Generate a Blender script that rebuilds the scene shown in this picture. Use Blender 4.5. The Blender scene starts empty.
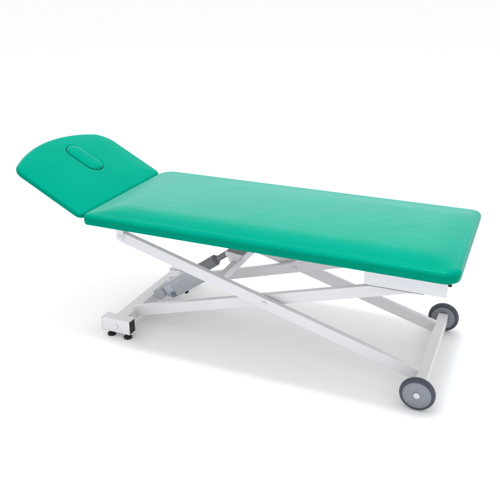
import bpy, bmesh, math, random
from mathutils import Vector, Matrix
R = math.radians
random.seed(4)
sc = bpy.context.scene
COL = sc.collection

# ------------------------------------------------------------------ camera
cam_d = bpy.data.cameras.new('camera')
cam = bpy.data.objects.new('camera', cam_d)
COL.objects.link(cam)
YAW, PIT, ROLL = -0.401, -0.4061, -0.0013
fw = Vector((math.sin(YAW)*math.cos(PIT), math.cos(YAW)*math.cos(PIT), math.sin(PIT)))
rt = Vector((math.cos(YAW), -math.sin(YAW), 0))
up = rt.cross(fw)
rt, up = rt*math.cos(ROLL)+up*math.sin(ROLL), up*math.cos(ROLL)-rt*math.sin(ROLL)
cam.matrix_world = Matrix(((rt.x, up.x, -fw.x, 0.8912), (rt.y, up.y, -fw.y, -2.4429),
                           (rt.z, up.z, -fw.z, 1.5139), (0, 0, 0, 1)))
cam_d.sensor_width = 36
cam_d.lens = 36*688.72/500
cam_d.clip_start, cam_d.clip_end = 0.05, 1000
sc.camera = cam

# ------------------------------------------------------------------ studio light
AMBIENT = 1.10
w = bpy.data.worlds.new('World'); sc.world = w; w.use_nodes = True
bg = w.node_tree.nodes['Background']
bg.inputs['Color'].default_value = (1.0, 0.995, 1.0, 1)
bg.inputs['Strength'].default_value = AMBIENT

def area(name, loc, target, shape, size, size_y, power, col=(1, 1, 1)):
    d = bpy.data.lights.new(name, 'AREA'); d.shape = shape; d.size = size
    if shape in ('RECTANGLE', 'ELLIPSE'): d.size_y = size_y
    d.energy = power; d.color = col
    o = bpy.data.objects.new(name, d); COL.objects.link(o)
    o.location = loc
    o.rotation_euler = (Vector(target)-Vector(loc)).to_track_quat('-Z', 'Y').to_euler()
    return o
# overhead key (slightly cool); added lights: behind for vinyl sheen, head end to lighten the floor under the headrest
area('overhead_softbox', (0.55, 0.12, 4.2), (0.1, 0, 0.3), 'DISK', 1.0, 0, 145, (0.88, 1.0, 1.15))
area('rear_sheen_light', (-3.2, 7.0, 3.0), (0, 0, 0.5), 'RECTANGLE', 9.0, 3.6, 45)
area('head_end_fill', (-3.4, 0.4, 4.6), (-0.8, 0, 0), 'RECTANGLE', 1.6, 1.6, 45)

vs = sc.view_settings
vs.view_transform = 'Standard'; vs.look = 'None'; vs.exposure = 0.0; vs.gamma = 1.0
try: vs.use_curve_mapping = False
except Exception: pass
sc.cycles.max_bounces = 10

# ------------------------------------------------------------------ materials
def mat(name, col, rough=0.4, metal=0.0, spec=0.5, grain=0, bump=0.0, var=0.0, vscale=6, coat=0.0, tint=None):
    m = bpy.data.materials.new(name); m.use_nodes = True
    nt = m.node_tree; b = nt.nodes['Principled BSDF']
    b.inputs['Base Color'].default_value = (*col, 1)
    b.inputs['Roughness'].default_value = rough
    b.inputs['Metallic'].default_value = metal
    b.inputs['Specular IOR Level'].default_value = spec
    b.inputs['Coat Weight'].default_value = coat
    if tint: b.inputs['Specular Tint'].default_value = (*tint, 1)
    tc = nt.nodes.new('ShaderNodeTexCoord')
    if var:
        n = nt.nodes.new('ShaderNodeTexNoise'); n.inputs['Scale'].default_value = vscale
        n.inputs['Detail'].default_value = 5
        nt.links.new(tc.outputs['Object'], n.inputs['Vector'])
        r = nt.nodes.new('ShaderNodeValToRGB')
        r.color_ramp.elements[0].position = 0.3; r.color_ramp.elements[1].position = 0.7
        r.color_ramp.elements[0].color = (*[c*(1-var) for c in col], 1)
        r.color_ramp.elements[1].color = (*[min(1, c*(1+var)) for c in col], 1)
        nt.links.new(n.outputs['Fac'], r.inputs['Fac'])
        nt.links.new(r.outputs['Color'], b.inputs['Base Color'])
        mr = nt.nodes.new('ShaderNodeMapRange')
        mr.inputs['To Min'].default_value = rough-0.05; mr.inputs['To Max'].default_value = rough+0.06
        nt.links.new(n.outputs['Fac'], mr.inputs['Value'])
        nt.links.new(mr.outputs['Result'], b.inputs['Roughness'])
    if bump:
        v = nt.nodes.new('ShaderNodeTexNoise'); v.inputs['Scale'].default_value = grain
        v.inputs['Detail'].default_value = 3
        nt.links.new(tc.outputs['Object'], v.inputs['Vector'])
        bp = nt.nodes.new('ShaderNodeBump'); bp.inputs['Strength'].default_value = bump
        bp.inputs['Distance'].default_value = 0.002
        nt.links.new(v.outputs['Fac'], bp.inputs['Height'])
        nt.links.new(bp.outputs['Normal'], b.inputs['Normal'])
    return m

def vinyl(name, col):
    m = mat(name, col, 0.5, spec=0.0, grain=260, bump=0.10, var=0.03, vscale=5)
    nt = m.node_tree; b = nt.nodes['Principled BSDF']; out = nt.nodes['Material Output']
    lw = nt.nodes.new('ShaderNodeLayerWeight'); lw.inputs['Blend'].default_value = 0.5
    def mth(op, a, bb):
        q = nt.nodes.new('ShaderNodeMath'); q.operation = op
        for i, v in enumerate((a, bb)):
            if isinstance(v, (int, float)): q.inputs[i].default_value = v
            else: nt.links.new(v, q.inputs[i])
        return q.outputs[0]
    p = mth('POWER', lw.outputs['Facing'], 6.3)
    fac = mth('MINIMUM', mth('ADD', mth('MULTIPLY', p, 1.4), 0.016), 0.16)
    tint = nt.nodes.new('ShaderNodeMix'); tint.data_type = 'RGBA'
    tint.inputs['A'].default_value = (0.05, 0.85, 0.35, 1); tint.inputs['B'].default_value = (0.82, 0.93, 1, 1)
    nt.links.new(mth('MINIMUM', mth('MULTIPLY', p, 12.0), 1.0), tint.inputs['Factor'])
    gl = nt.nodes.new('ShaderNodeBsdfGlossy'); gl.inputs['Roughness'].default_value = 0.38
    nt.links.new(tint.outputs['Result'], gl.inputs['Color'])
    tc = [n for n in nt.nodes if n.type == 'TEX_COORD'][0]
    wv = nt.nodes.new('ShaderNodeTexNoise'); wv.inputs['Scale'].default_value = 9; wv.inputs['Detail'].default_value = 1.5
    nt.links.new(tc.outputs['Object'], wv.inputs['Vector'])
    fine = b.inputs['Normal'].links[0].from_node
    wb = nt.nodes.new('ShaderNodeBump'); wb.inputs['Strength'].default_value = 0.16; wb.inputs['Distance'].default_value = 0.006
    nt.links.new(wv.outputs['Fac'], wb.inputs['Height']); nt.links.new(wb.outputs['Normal'], fine.inputs['Normal'])
    bump = fine.outputs['Normal']
    nt.links.new(bump, gl.inputs['Normal']); nt.links.new(bump, lw.inputs['Normal'])
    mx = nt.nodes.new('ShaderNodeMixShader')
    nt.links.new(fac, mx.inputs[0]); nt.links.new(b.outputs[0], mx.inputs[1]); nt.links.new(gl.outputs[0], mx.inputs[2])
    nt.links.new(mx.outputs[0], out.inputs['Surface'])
    return m
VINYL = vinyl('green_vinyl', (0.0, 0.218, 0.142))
WHITE = mat('white_powder_coat', (0.645, 0.638, 0.655), 0.36, grain=500, bump=0.05, var=0.02, vscale=9)
WOOD = mat('base_board_laminate', (0.62, 0.60, 0.57), 0.6, var=0.06)
TYRE = mat('grey_rubber', (0.040, 0.046, 0.064), 0.5, grain=300, bump=0.08, var=0.08)
DISC = mat('grey_plastic_disc', (0.205, 0.217, 0.245), 0.42, var=0.05, vscale=20)
CAPW = mat('white_plastic', (0.56, 0.56, 0.59), 0.35)
BLACK = mat('black_plastic', (0.010, 0.010, 0.012), 0.5, spec=0.3, grain=300, bump=0.05)
STEEL = mat('zinc_steel', (0.62, 0.62, 0.65), 0.33, metal=0.85, var=0.05, vscale=30)
GREYP = mat('grey_actuator_plastic', (0.40, 0.42, 0.455), 0.45, grain=400, bump=0.06, var=0.05, vscale=15)
DARKP = mat('dark_grey_tube', (0.165, 0.17, 0.178), 0.45, grain=400, bump=0.06, var=0.08, vscale=20)
LABEL = mat('actuator_label', (0.50, 0.54, 0.61), 0.4)
BLUEP = mat('slate_blue_plastic', (0.16, 0.21, 0.30), 0.4)
FLOOR = mat('white_studio_floor', (0.89, 0.89, 0.89), 0.7, spec=0.2, grain=60, bump=0.02, var=0.004, vscale=2)

# ------------------------------------------------------------------ mesh helpers
def obj(name, bm, m, parent=None, smooth=True, bevel=0.0, seg=2, angle=35):
    me = bpy.data.meshes.new(name)
    bmesh.ops.recalc_face_normals(bm, faces=bm.faces[:])
    bm.to_mesh(me); bm.free()
    for p in me.polygons: p.use_smooth = smooth
    o = bpy.data.objects.new(name, me); COL.objects.link(o)
    ms = m if isinstance(m, (list, tuple)) else [m]
    for q in ms: me.materials.append(q)
    if parent: o.parent = parent
    if bevel:
        b = o.modifiers.new('bevel', 'BEVEL'); b.width = bevel; b.segments = seg
        b.limit_method = 'ANGLE'; b.angle_limit = R(40); b.harden_normals = True
    if smooth:
        try: me.set_sharp_from_angle(angle=R(angle))
        except Exception: pass
    return o

def add_box(bm, x0, x1, y0, y1, z0, z1, M=None):
    P = [(x, y, z) for x in (x0, x1) for y in (y0, y1) for z in (z0, z1)]
    v = [bm.verts.new(M @ Vector(p) if M else p) for p in P]
    for f in ((0, 1, 3, 2), (4, 6, 7, 5), (0, 4, 5, 1), (2, 3, 7, 6), (0, 2, 6, 4), (1, 5, 7, 3)):
        bm.faces.new([v[i] for i in f])

def frame(a, b, upv=(0, 1, 0)):
    a, b = Vector(a), Vector(b)
    x = (b-a).normalized(); u = Vector(upv)
    y = (u-x*u.dot(x)).normalized(); z = x.cross(y)
    M = Matrix((x, y, z)).transposed().to_4x4(); M.translation = a
    return M, (b-a).length

def add_lathe(bm, a, b, prof, n=40, caps=True):
    """prof: list of (t along axis in metres, radius)"""
    M, L = frame(a, b, (0, 0, 1) if abs((Vector(b)-Vector(a)).normalized().z) < .9 else (1, 0, 0))
    rings = []
    for t, r in prof:
        rings.append([bm.verts.new(M @ Vector((t, r*math.cos(2*math.pi*k/n), r*math.sin(2*math.pi*k/n)))) for k in range(n)])
    for i in range(len(rings)-1):
        for k in range(n):
            bm.faces.new((rings[i][k], rings[i][(k+1) % n], rings[i+1][(k+1) % n], rings[i+1][k]))
    if caps:
        bm.faces.new(rings[0]); bm.faces.new(rings[-1])

def add_cyl(bm, a, b, r, n=32, ch=0.0):
    L = (Vector(b)-Vector(a)).length
    add_lathe(bm, a, b, [(0, r-ch), (ch, r), (L-ch, r), (L, r-ch)] if ch else [(0, r), (L, r)], n)

def add_prism(bm, pts, y0, y1):
    """polygon in XZ extruded along Y"""
    A = [bm.verts.new((x, y0, z)) for x, z in pts]; B = [bm.verts.new((x, y1, z)) for x, z in pts]
    n = len(pts)
    bm.faces.new(A); bm.faces.new(B[::-1])
    for k in range(n): bm.faces.new((A[k], A[(k+1) % n], B[(k+1) % n], B[k]))

# ------------------------------------------------------------------ cushions
def sd_rr(x, y, hx, hy, rad):
    """rounded rectangle, rad = (x+y+, x+y-, x-y+, x-y-)"""
    r = rad[(0 if y > 0 else 1) + (0 if x > 0 else 2)]
    qx, qy = abs(x)-hx+r, abs(y)-hy+r
    return min(max(qx, qy), 0)+math.hypot(max(qx, 0), max(qy, 0))-r

def sd_pill(x, y, cx, cy, hl, r):
    x -= cx; y -= cy
    dx = max(abs(x)-hl, 0)
    return math.hypot(dx, y)-r

def hit(fn, c, d, val, far=2.0):
    lo, hi = 0.0, far
    for _ in range(46):
        m = (lo+hi)/2
        if fn(c[0]+d[0]*m, c[1]+d[1]*m) < val: lo = m
        else: hi = m
    return c[0]+d[0]*lo, c[1]+d[1]*lo

def outline_dirs(hx, hy, rad, c, n_side=(60, 30), n_c=14):
    pts = []
    rpp, rpm, rmp, rmm = rad
    def arc(cx, cy, r, a0):
        for k in range(n_c+1):
            a = a0+math.pi/2*k/n_c
            pts.append((cx+r*math.cos(a), cy+r*math.sin(a)))
    def line(a, b, n):
        for k in range(1, n): pts.append((a[0]+(b[0]-a[0])*k/n, a[1]+(b[1]-a[1])*k/n))
    arc(hx-rpp, hy-rpp, rpp, 0);        line((hx-rpp, hy), (-hx+rmp, hy), n_side[0])
    arc(-hx+rmp, hy-rmp, rmp, math.pi/2); line((-hx, hy-rmp), (-hx, -hy+rmm), n_side[1])
    arc(-hx+rmm, -hy+rmm, rmm, math.pi);  line((-hx+rmm, -hy), (hx-rpm, -hy), n_side[0])
    arc(hx-rpm, -hy+rpm, rpm, 1.5*math.pi); line((hx, -hy+rpm), (hx, hy-rpp), n_side[1])
    out = []
    for x, y in pts:
        v = Vector((x-c[0], y-c[1])).normalized(); out.append((v.x, v.y))
    return out

def side_profile(t, rt_, rb):
    """(inset, z) from the underside up over the rounded rim"""
    P = [(rb*1.6, 0.0), (rb*0.8, 0.0005), (rb*0.25, 0.003), (0.001, 0.008)]
    zc = t-rt_
    P.append((0.0, zc*0.55+0.003))
    n = 14
    for k in range(0, n+1):          # the vinyl rolls over the foam edge
        a = math.pi/2*k/n
        P.append((rt_*1.35*(1-math.cos(a)), zc+rt_*math.sin(a)))
    return P

def loft(bm, rings, cap_first=True, cap_last=True):
    V = [[bm.verts.new(p) for p in r] for r in rings]
    n = len(V[0])
    for i in range(len(V)-1):
        for k in range(n):
            bm.faces.new((V[i][k], V[i][(k+1) % n], V[i+1][(k+1) % n], V[i+1][k]))
    if cap_first: bm.faces.new(V[0][::-1])
    if cap_last: bm.faces.new(V[-1])

def cushion(hx, hy, t, rad, rt_, crown, hole=None, cw=.10, shape=None):
    c = (hole[0], hole[1]) if hole else (0, 0)
    dirs = outline_dirs(hx, hy, rad, c)
    f = shape or (lambda x, y: sd_rr(x, y, hx, hy, rad))
    rings = []
    for ins, z in side_profile(t, rt_, 0.011):
        rings.append([(*hit(f, c, d, -ins), z) for d in dirs])
    edge = rings[-1]
    dmax = hy*0.9
    d0 = rt_*1.35
    def cz(ins): 
        s = min(1, max(0, (ins-d0)/cw)); s = 1-(1-s)**2
        return t+crown*s
    if not hole:
        for k in range(1, 26):
            ins = d0+(dmax-d0)*(k/25)
            ring = []
            for d in dirs:
                x, y = hit(f, c, d, -ins)
                e = 1
                for h_, v_ in ((hx, x), (hy, y)):
                    s = min(1, max(0, (h_-abs(v_)-d0)/cw)); e *= 1-(1-s)**2.2
                ring.append((x, y, t+crown*e))
            rings.append(ring)
    else:
        cx, cy, hl, r, lip, depth = hole
        g = lambda x, y: sd_pill(x, y, cx, cy, hl, r)
        inner = [hit(g, c, d, lip*1.6) for d in dirs]
        for k in range(1, 17):
            s = k/17
            ring = []
            for e, q in zip(edge, inner):
                x, y = e[0]+(q[0]-e[0])*s, e[1]+(q[1]-e[1])*s
                ring.append((x, y, cz(-f(x, y))))
            rings.append(ring)
        for k in range(0, 9):
            a = math.pi/2*k/8
            ring = []
            for d in dirs:
                x, y = hit(g, c, d, lip*1.6*(1-math.sin(a)))
                ring.append((x, y, cz(-f(x, y))-lip*(1-math.cos(a))))
            rings.append(ring)
        rings.append([(*hit(g, c, d, 0.0), t-depth) for d in dirs])
        rings.append([(*hit(g, c, d, -r*0.9), t-depth) for d in dirs])
    bm = bmesh.new(); loft(bm, rings)
    return bm

# ------------------------------------------------------------------ the couch
couch = bpy.data.objects.new('treatment_couch', None); COL.objects.link(couch)
couch.location = (0, 0, 0); couch.empty_display_size = 0.2
couch['label'] = 'green padded treatment couch with raised head end on white scissor frame with two grey wheels'
couch['category'] = 'massage table'

L, W, H, T = 1.466, 0.65, 0.512, 0.063
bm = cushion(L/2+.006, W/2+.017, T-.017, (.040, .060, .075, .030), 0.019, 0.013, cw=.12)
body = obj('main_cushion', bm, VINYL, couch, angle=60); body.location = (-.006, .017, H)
bm = bmesh.new(); add_box(bm, -L/2+.035, L/2-.035, -W/2+.037, W/2-.037, -.012, -.0005)
obj('base_board', bm, WOOD, body, bevel=.002)

HL, PHI = 0.430, 0.484
ARC = 0.66
def head_shape(x, y):
    a = sd_rr(x+.06, y, HL/2+.06, W/2-.004, (.03, .03, .03, .03)); b = math.hypot(x-(-HL/2+ARC), y)-ARC
    r = .065 if y > 0 else .030
    return min(-r, max(a, b))+math.hypot(max(a+r, 0), max(b+r, 0)) if (a > -r and b > -r) else max(a, b)
hx, hz = -L/2-.005, H+T-0.020
TH = .032
PX, PY, PL, PR = -.042, .036, .045, .049
bm = cushion(HL/2, W/2-.004, TH-.004, (.03, .03, .05, .05), 0.014, 0.004, hole=(PX, PY, PL, PR, .007, .022), shape=head_shape)
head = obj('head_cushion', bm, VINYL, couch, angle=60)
ca, sa = math.cos(PHI), math.sin(PHI)
# local +X points to the hinge; top rim edge of the hinge side meets the main cushion's top rim
loc = Vector((hx, 0, hz)) + Vector((-ca, 0, sa))*(HL/2) + Vector((sa, 0, ca))*(-TH)
head.location = loc; head.rotation_euler = (0, PHI, 0)
# plug that closes the face opening
def plug(cx, cy, hl, r, z0, z1):
    dirs = [(math.cos(2*math.pi*k/72), math.sin(2*math.pi*k/72)) for k in range(72)]
    c = (cx, cy); g = lambda x, y: sd_pill(x, y, cx, cy, hl, r)
    rr = 0.015
    prof = [(0.0, z0), (0.0, z1-rr)] + [(rr*(1-math.cos(math.pi/2*k/8)), z1-rr+rr*math.sin(math.pi/2*k/8)) for k in range(1, 9)]
    prof += [(rr+(r-rr-.002)*k/6, z1+.0015*(1-(1-k/6)**2)) for k in range(1, 7)]
    bm = bmesh.new(); loft(bm, [[(*hit(g, c, d, -i), z) for d in dirs] for i, z in prof]); return bm
o = obj('face_hole_plug', plug(PX, PY, PL, PR-.0018, TH-.0255, TH+.0065), VINYL, head, angle=60)
bm = bmesh.new(); add_box(bm, -HL/2+.10, HL/2-.03, -W/2+.05, W/2-.05, -.010, -.0005)
obj('base_board', bm, WOOD, head, bevel=.002)

bm = bmesh.new(); add_cyl(bm, (.698, -.255, -.0125), (.698, -.255, -.041), .007, 24, .002)
for v in bm.verts: v.co.x += .004
obj('bumper', bm, BLACK, body)

# upper frame below the cushion
bm = bmesh.new()
FY = 0.185
for s in (-1, 1): add_box(bm, -.70, .69, s*FY-.015, s*FY+.015, .468, .4995)
for x in (-.685, -.2, .25, .675): add_box(bm, x-.015, x+.015, -FY+.0152, FY-.0152, .4685, .499)
obj('upper_frame', bm, WHITE, couch, bevel=.002)
# hinge arms of the head rest
for s in (-1, 1):
    bm = bmesh.new()
    M, ln = frame((-.7005, s*.12, .484), loc+Vector((-ca, 0, sa))*0.10+Vector((sa, 0, ca))*(-.026)+Vector((0, s*.12, 0)), (0, 1, 0))
    add_box(bm, 0, ln, -.0125, .0125, -.0125, .0125, M)
    obj('head_support', bm, WHITE, couch, bevel=.002)

# scissor frame
OY, IY, TW, THK = 0.195, 0.165, 0.025, 0.047
PIV = (0.003, 0.249)
OTL, OBR = (-.642, .432), (.618, .0735)
IBL, ITR = (-.613, .0725), (.615, .429)
def arm(a, b, y, rounded):
    bm = bmesh.new()
    M, ln = frame((a[0], y, a[1]), (b[0], y, b[1]), (0, 1, 0))
    if rounded:
        h = THK/2
        pts = [(h*math.cos(q), h*math.sin(q)) for q in [math.pi/2+math.pi*k/14 for k in range(15)]] + [(ln, -h), (ln, h)]
        A = [bm.verts.new(M @ Vector((x, -TW/2, z))) for x, z in pts]; B = [bm.verts.new(M @ Vector((x, TW/2, z))) for x, z in pts]
        bm.faces.new(A); bm.faces.new(B[::-1])
        for k in range(len(pts)): bm.faces.new((A[k], A[(k+1) % len(pts)], B[(k+1) % len(pts)], B[k]))
    else:
        add_box(bm, -.012, ln, -TW/2, TW/2, -THK/2, THK/2, M)
    return obj('scissor_arm', bm, WHITE, couch, bevel=.003, seg=3)
def bolt(parent, x, y, z, sy, r=.011, h=.006):
    bm = bmesh.new()
    prof = [(0, r), (h*.35, r)] + [(h*.35+h*.65*math.sin(a), r*math.cos(a)*.92+.0005) for a in [math.pi/2*k/6 for k in range(7)]]
    add_lathe(bm, (x, y, z), (x, y+sy, z), prof, 28)
    return obj('pivot_bolt', bm, WHITE, parent, angle=50)
for s in (-1, 1):
    oa = arm(OTL, OBR, s*OY, True)
    bolt(oa, PIV[0], s*(OY+TW/2), PIV[1], s)
    ia = arm(IBL, ITR, s*IY, False)
    bolt(ia, PIV[0], s*(IY-TW/2), PIV[1], -s)
    # hanger bracket at the head end
    bm = bmesh.new()
    pts = [(-.6595, .497)] + [(OTL[0]+.0175*math.cos(a), OTL[1]+.004+.0175*math.sin(a)) for a in [math.pi+math.pi*k/12 for k in range(13)]] + [(-.6245, .497)]
    y0 = OY+TW/2+.0008
    add_prism(bm, pts, s*y0, s*(y0+.005))
    br = obj('pivot_bracket', bm, WHITE, couch, bevel=.001)
    bolt(br, OTL[0], s*(y0+.005), OTL[1], s, r=.009, h=.004)
    # guide rail at the foot end (open C profile facing the arm)
    bm = bmesh.new()
    ry = .2145
    pr = [(ry, .414), (ry, .467), (ry-.045, .467), (ry-.045, .4645), (ry-.003, .4645), (ry-.003, .4165), (ry-.045+.03, .4165), (ry-.045+.03, .414)]
    A = [bm.verts.new((.393, s*y, z)) for y, z in pr]; B = [bm.verts.new((.688, s*y, z)) for y, z in pr]
    bm.faces.new(A); bm.faces.new(B[::-1])
    for k in range(len(pr)): bm.faces.new((A[k], A[(k+1) % 8], B[(k+1) % 8], B[k]))
    rail = obj('guide_rail', bm, WHITE, couch, smooth=False)
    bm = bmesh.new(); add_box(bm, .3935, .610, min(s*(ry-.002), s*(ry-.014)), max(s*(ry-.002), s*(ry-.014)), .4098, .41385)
    obj('rail_shade_strip', bm, DARKP, rail)  # dark strip stands in for the shadow line under the rail
    bm = bmesh.new(); add_cyl(bm, (ITR[0], s*(IY+TW/2+.0005), ITR[1]+.006), (ITR[0], s*(IY+TW/2+.032), ITR[1]+.006), .016, 28, .001)
    obj('rail_roller', bm, BLACK, ia)

# cross tube between the outer arms and the actuator lever on it
CX, CZ = -.206, .300
bm = bmesh.new(); add_box(bm, CX-.014, CX+.014, -OY+TW/2, OY-TW/2, CZ-.017, CZ+.017)
ct = obj('cross_tube', bm, WHITE, couch, bevel=.003)
PIN = Vector((-.238, 0, .349))
for s in (-1, 1):
    bm = bmesh.new()
    pts = [(CX+.0135, CZ+.0173), (-.168, .3535), (PIN.x, .3608)] + [(PIN.x+.012*math.cos(a), PIN.z+.012*math.sin(a)) for a in [math.pi*.6+math.pi*k/8 for k in range(8)]] + [(CX-.0143, CZ-.010), (CX-.0143, CZ+.0173)]
    add_prism(bm, pts, s*.018, s*.023)
    obj('lever_bracket', bm, WHITE, ct, bevel=.0008)
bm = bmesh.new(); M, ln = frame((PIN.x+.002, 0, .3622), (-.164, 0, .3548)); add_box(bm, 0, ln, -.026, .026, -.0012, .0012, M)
obj('lever_edge_shade', bm, DARKP, ct)  # thin dark plate stands in for shade at the lever's open top edge

# axle bar with the two wheels
AX, AZ, AW = .637, .0675, .040
bm = bmesh.new(); add_box(bm, AX-AW/2, AX+AW/2, -.288, .288, AZ-.025, AZ+.025)
obj('axle_bar', bm, WHITE, couch, bevel=.003, seg=3)
WR = .0648
def wheel(s):
    y = s*.308
    wn = bpy.data.objects.new('wheel', None); COL.objects.link(wn); wn.parent = couch; wn.location = (AX, y, WR)
    wn.empty_display_size = .05
    hw = .0145
    bm = bmesh.new()
    prof = [(-hw+.001, WR-.014), (-hw, WR-.010), (-hw+.002, WR-.005), (-hw+.0065, WR-.0012), (-hw+.0105, WR), (hw-.0105, WR), (hw-.0065, WR-.0012), (hw-.002, WR-.005), (hw, WR-.010), (hw-.001, WR-.014)]
    add_lathe(bm, (0, 0, 0), (0, s, 0), prof, 72, caps=False)
    obj('tyre', bm, TYRE, wn, angle=60)
    bm = bmesh.new()
    q = hw
    prof = [(-q+.003, .008), (-q+.003, WR-.013), (q-.0012, WR-.0128), (q-.0005, WR-.0145), (q-.0005, WR-.018), (q-.0028, WR-.0195), (q-.0030, .020), (q-.0022, .013), (q-.001, .0125), (q-.001, .008)]
    add_lathe(bm, (0, 0, 0), (0, s, 0), prof, 72)
    obj('rim', bm, DISC, wn, angle=30)
    bm = bmesh.new()
    prof = [(q-.0009, .0115), (q+.002, .0115)] + [(q+.002+.003*math.sin(a), .0115*math.cos(a)+.0002) for a in [math.pi/2*k/6 for k in range(1, 7)]]
    add_lathe(bm, (0, 0, 0), (0, s, 0), prof, 32)
    obj('hub_cap', bm, CAPW, wn, angle=50)
    bm = bmesh.new(); add_cyl(bm, (0, -s*hw+s*.003, 0), (0, -s*.0198, 0), .010, 24)
    obj('axle_stub', bm, STEEL, wn)
for s in (-1, 1): wheel(s)

# foot bar, short end tubes, pads
FX, FZ = -.642, .0540
bm = bmesh.new(); add_box(bm, FX-.027, FX+.030, -.2505, .2505, FZ-.021, FZ+.0295)
obj('foot_bar', bm, WHITE, couch, bevel=.003, seg=3)
for s in (-1, 1):
    y0, y1 = .2508, .2985
    x0, x1, z0, z1 = (-.709 if s < 0 else -.682), -.572, .0245, FZ+.0335
    bm = bmesh.new()
    w_ = .0022
    ym = (y0+y1)/2
    for (ya, yb, za, zb) in ((y0, y1, z0, z0+w_), (y0, y1, z1-w_, z1), (y0, y0+w_, z0+w_, z1-w_), (y1-w_, y1, z0+w_, z1-w_)):
        add_box(bm, x0, x1, min(s*ya, s*yb), max(s*ya, s*yb), za, zb)
    bmesh.ops.remove_doubles(bm, verts=bm.verts[:], dist=1e-5)
    ft = obj('foot_tube', bm, WHITE, couch, bevel=.001)
    for xa, xb in ((x0+.002, x0+.012), (x1-.012, x1-.003)):
        bm = bmesh.new(); add_box(bm, xa, xb, min(s*(y0+w_), s*(y1-w_))+.0002, max(s*(y0+w_), s*(y1-w_))-.0002, z0+w_+.0002, z1-w_-.0002)
        obj('end_plug', bm, BLACK, ft)
    bolt(ft, FX+.004, s*y1, FZ, s, r=.0095, h=.006)
    for px in (x0+.034, -.594):
        bm = bmesh.new()
        py = s*.2825
        add_lathe(bm, (px, py, 0), (px, py, 1), [(0.0005, .0175), (.003, .0185), (.008, .018), (.012, .013), (.0135, .0065), (z0-.0003, .0065)], 32)
        obj('foot_pad', bm, BLACK, ft, angle=40)

# lifting actuator
B0 = Vector((-.574, 0, .101)); AXD = (PIN-B0).normalized()
actu = bpy.data.objects.new('actuator', None); COL.objects.link(actu); actu.parent = couch; actu.location = B0; actu.empty_display_size = .05
ang = math.atan2(AXD.z, AXD.x)
actu.rotation_euler = (0, -ang, 0)
# local: +X along the stroke, Z up-normal
def apart(name, bm, m, **k): return obj(name, bm, m, actu, **k)
LN = (PIN-B0).length
bm = bmesh.new(); add_cyl(bm, (0, -.045, 0), (0, .045, 0), .028, 40, .003)
apart('motor', bm, GREYP)
bm = bmesh.new()
add_prism(bm, [(.024, -.030), (.05, -.052), (.235, -.056), (.25, -.048), (.25, .018), (.235, .024), (.06, .026), (.024, .022)], -.030, .030)
apart('gear_housing', bm, GREYP, bevel=.006, seg=3)
bm = bmesh.new(); add_cyl(bm, (.2505, 0, 0), (.337, 0, 0), .025, 40, .003); add_cyl(bm, (.337, 0, 0), (.344, 0, 0), .018, 32)
apart('outer_tube', bm, DARKP)
bm = bmesh.new(); add_cyl(bm, (.3445, 0, 0), (LN-.012, 0, 0), .013, 24); add_cyl(bm, (LN, -.0175, 0), (LN, .0175, 0), .014, 28, .001)
apart('push_rod', bm, DARKP)
bm = bmesh.new(); add_box(bm, .035, .075, -.0312, -.0302, -.020, .012)
apart('rating_label', bm, LABEL)
bm = bmesh.new(); add_box(bm, .050, .072, -.037, -.0302, -.046, -.024)
apart('cable_socket', bm, BLUEP, bevel=.002)
bm = bmesh.new(); add_cyl(bm, (.115, -.012, -.0535), (.115, -.012, -.063), .009, 24, .002)
apart('release_knob', bm, BLACK)
bm = bmesh.new(); add_box(bm, .115, .15, -.0308, -.0301, .006, .010)
apart('maker_strip', bm, CAPW)
for sx, sz in ((.075, .016), (.232, .012), (.232, -.042), (.085, -.042)):
    bm = bmesh.new(); add_cyl(bm, (sx, -.0300, sz), (sx, -.0318, sz), .0042, 20, .0008)
    apart('housing_screw', bm, STEEL)
# clevis that carries the motor end, welded to the foot bar
bm = bmesh.new()
add_prism(bm, [(-.6118, .036), (-.6118, .078), (B0.x-.012, .105), (B0.x+.012, .092), (B0.x+.004, .066)], .0455, .0505)
obj('motor_bracket', bm, WHITE, couch, bevel=.001)

# ------------------------------------------------------------------ floor
bm = bmesh.new()
S = 150
vv = [bm.verts.new(p) for p in ((-S, -S, 0), (S, -S, 0), (S, S, 0), (-S, S, 0))]
bm.faces.new(vv)
fl = obj('floor', bm, FLOOR, None, smooth=False)
fl['kind'] = 'structure'
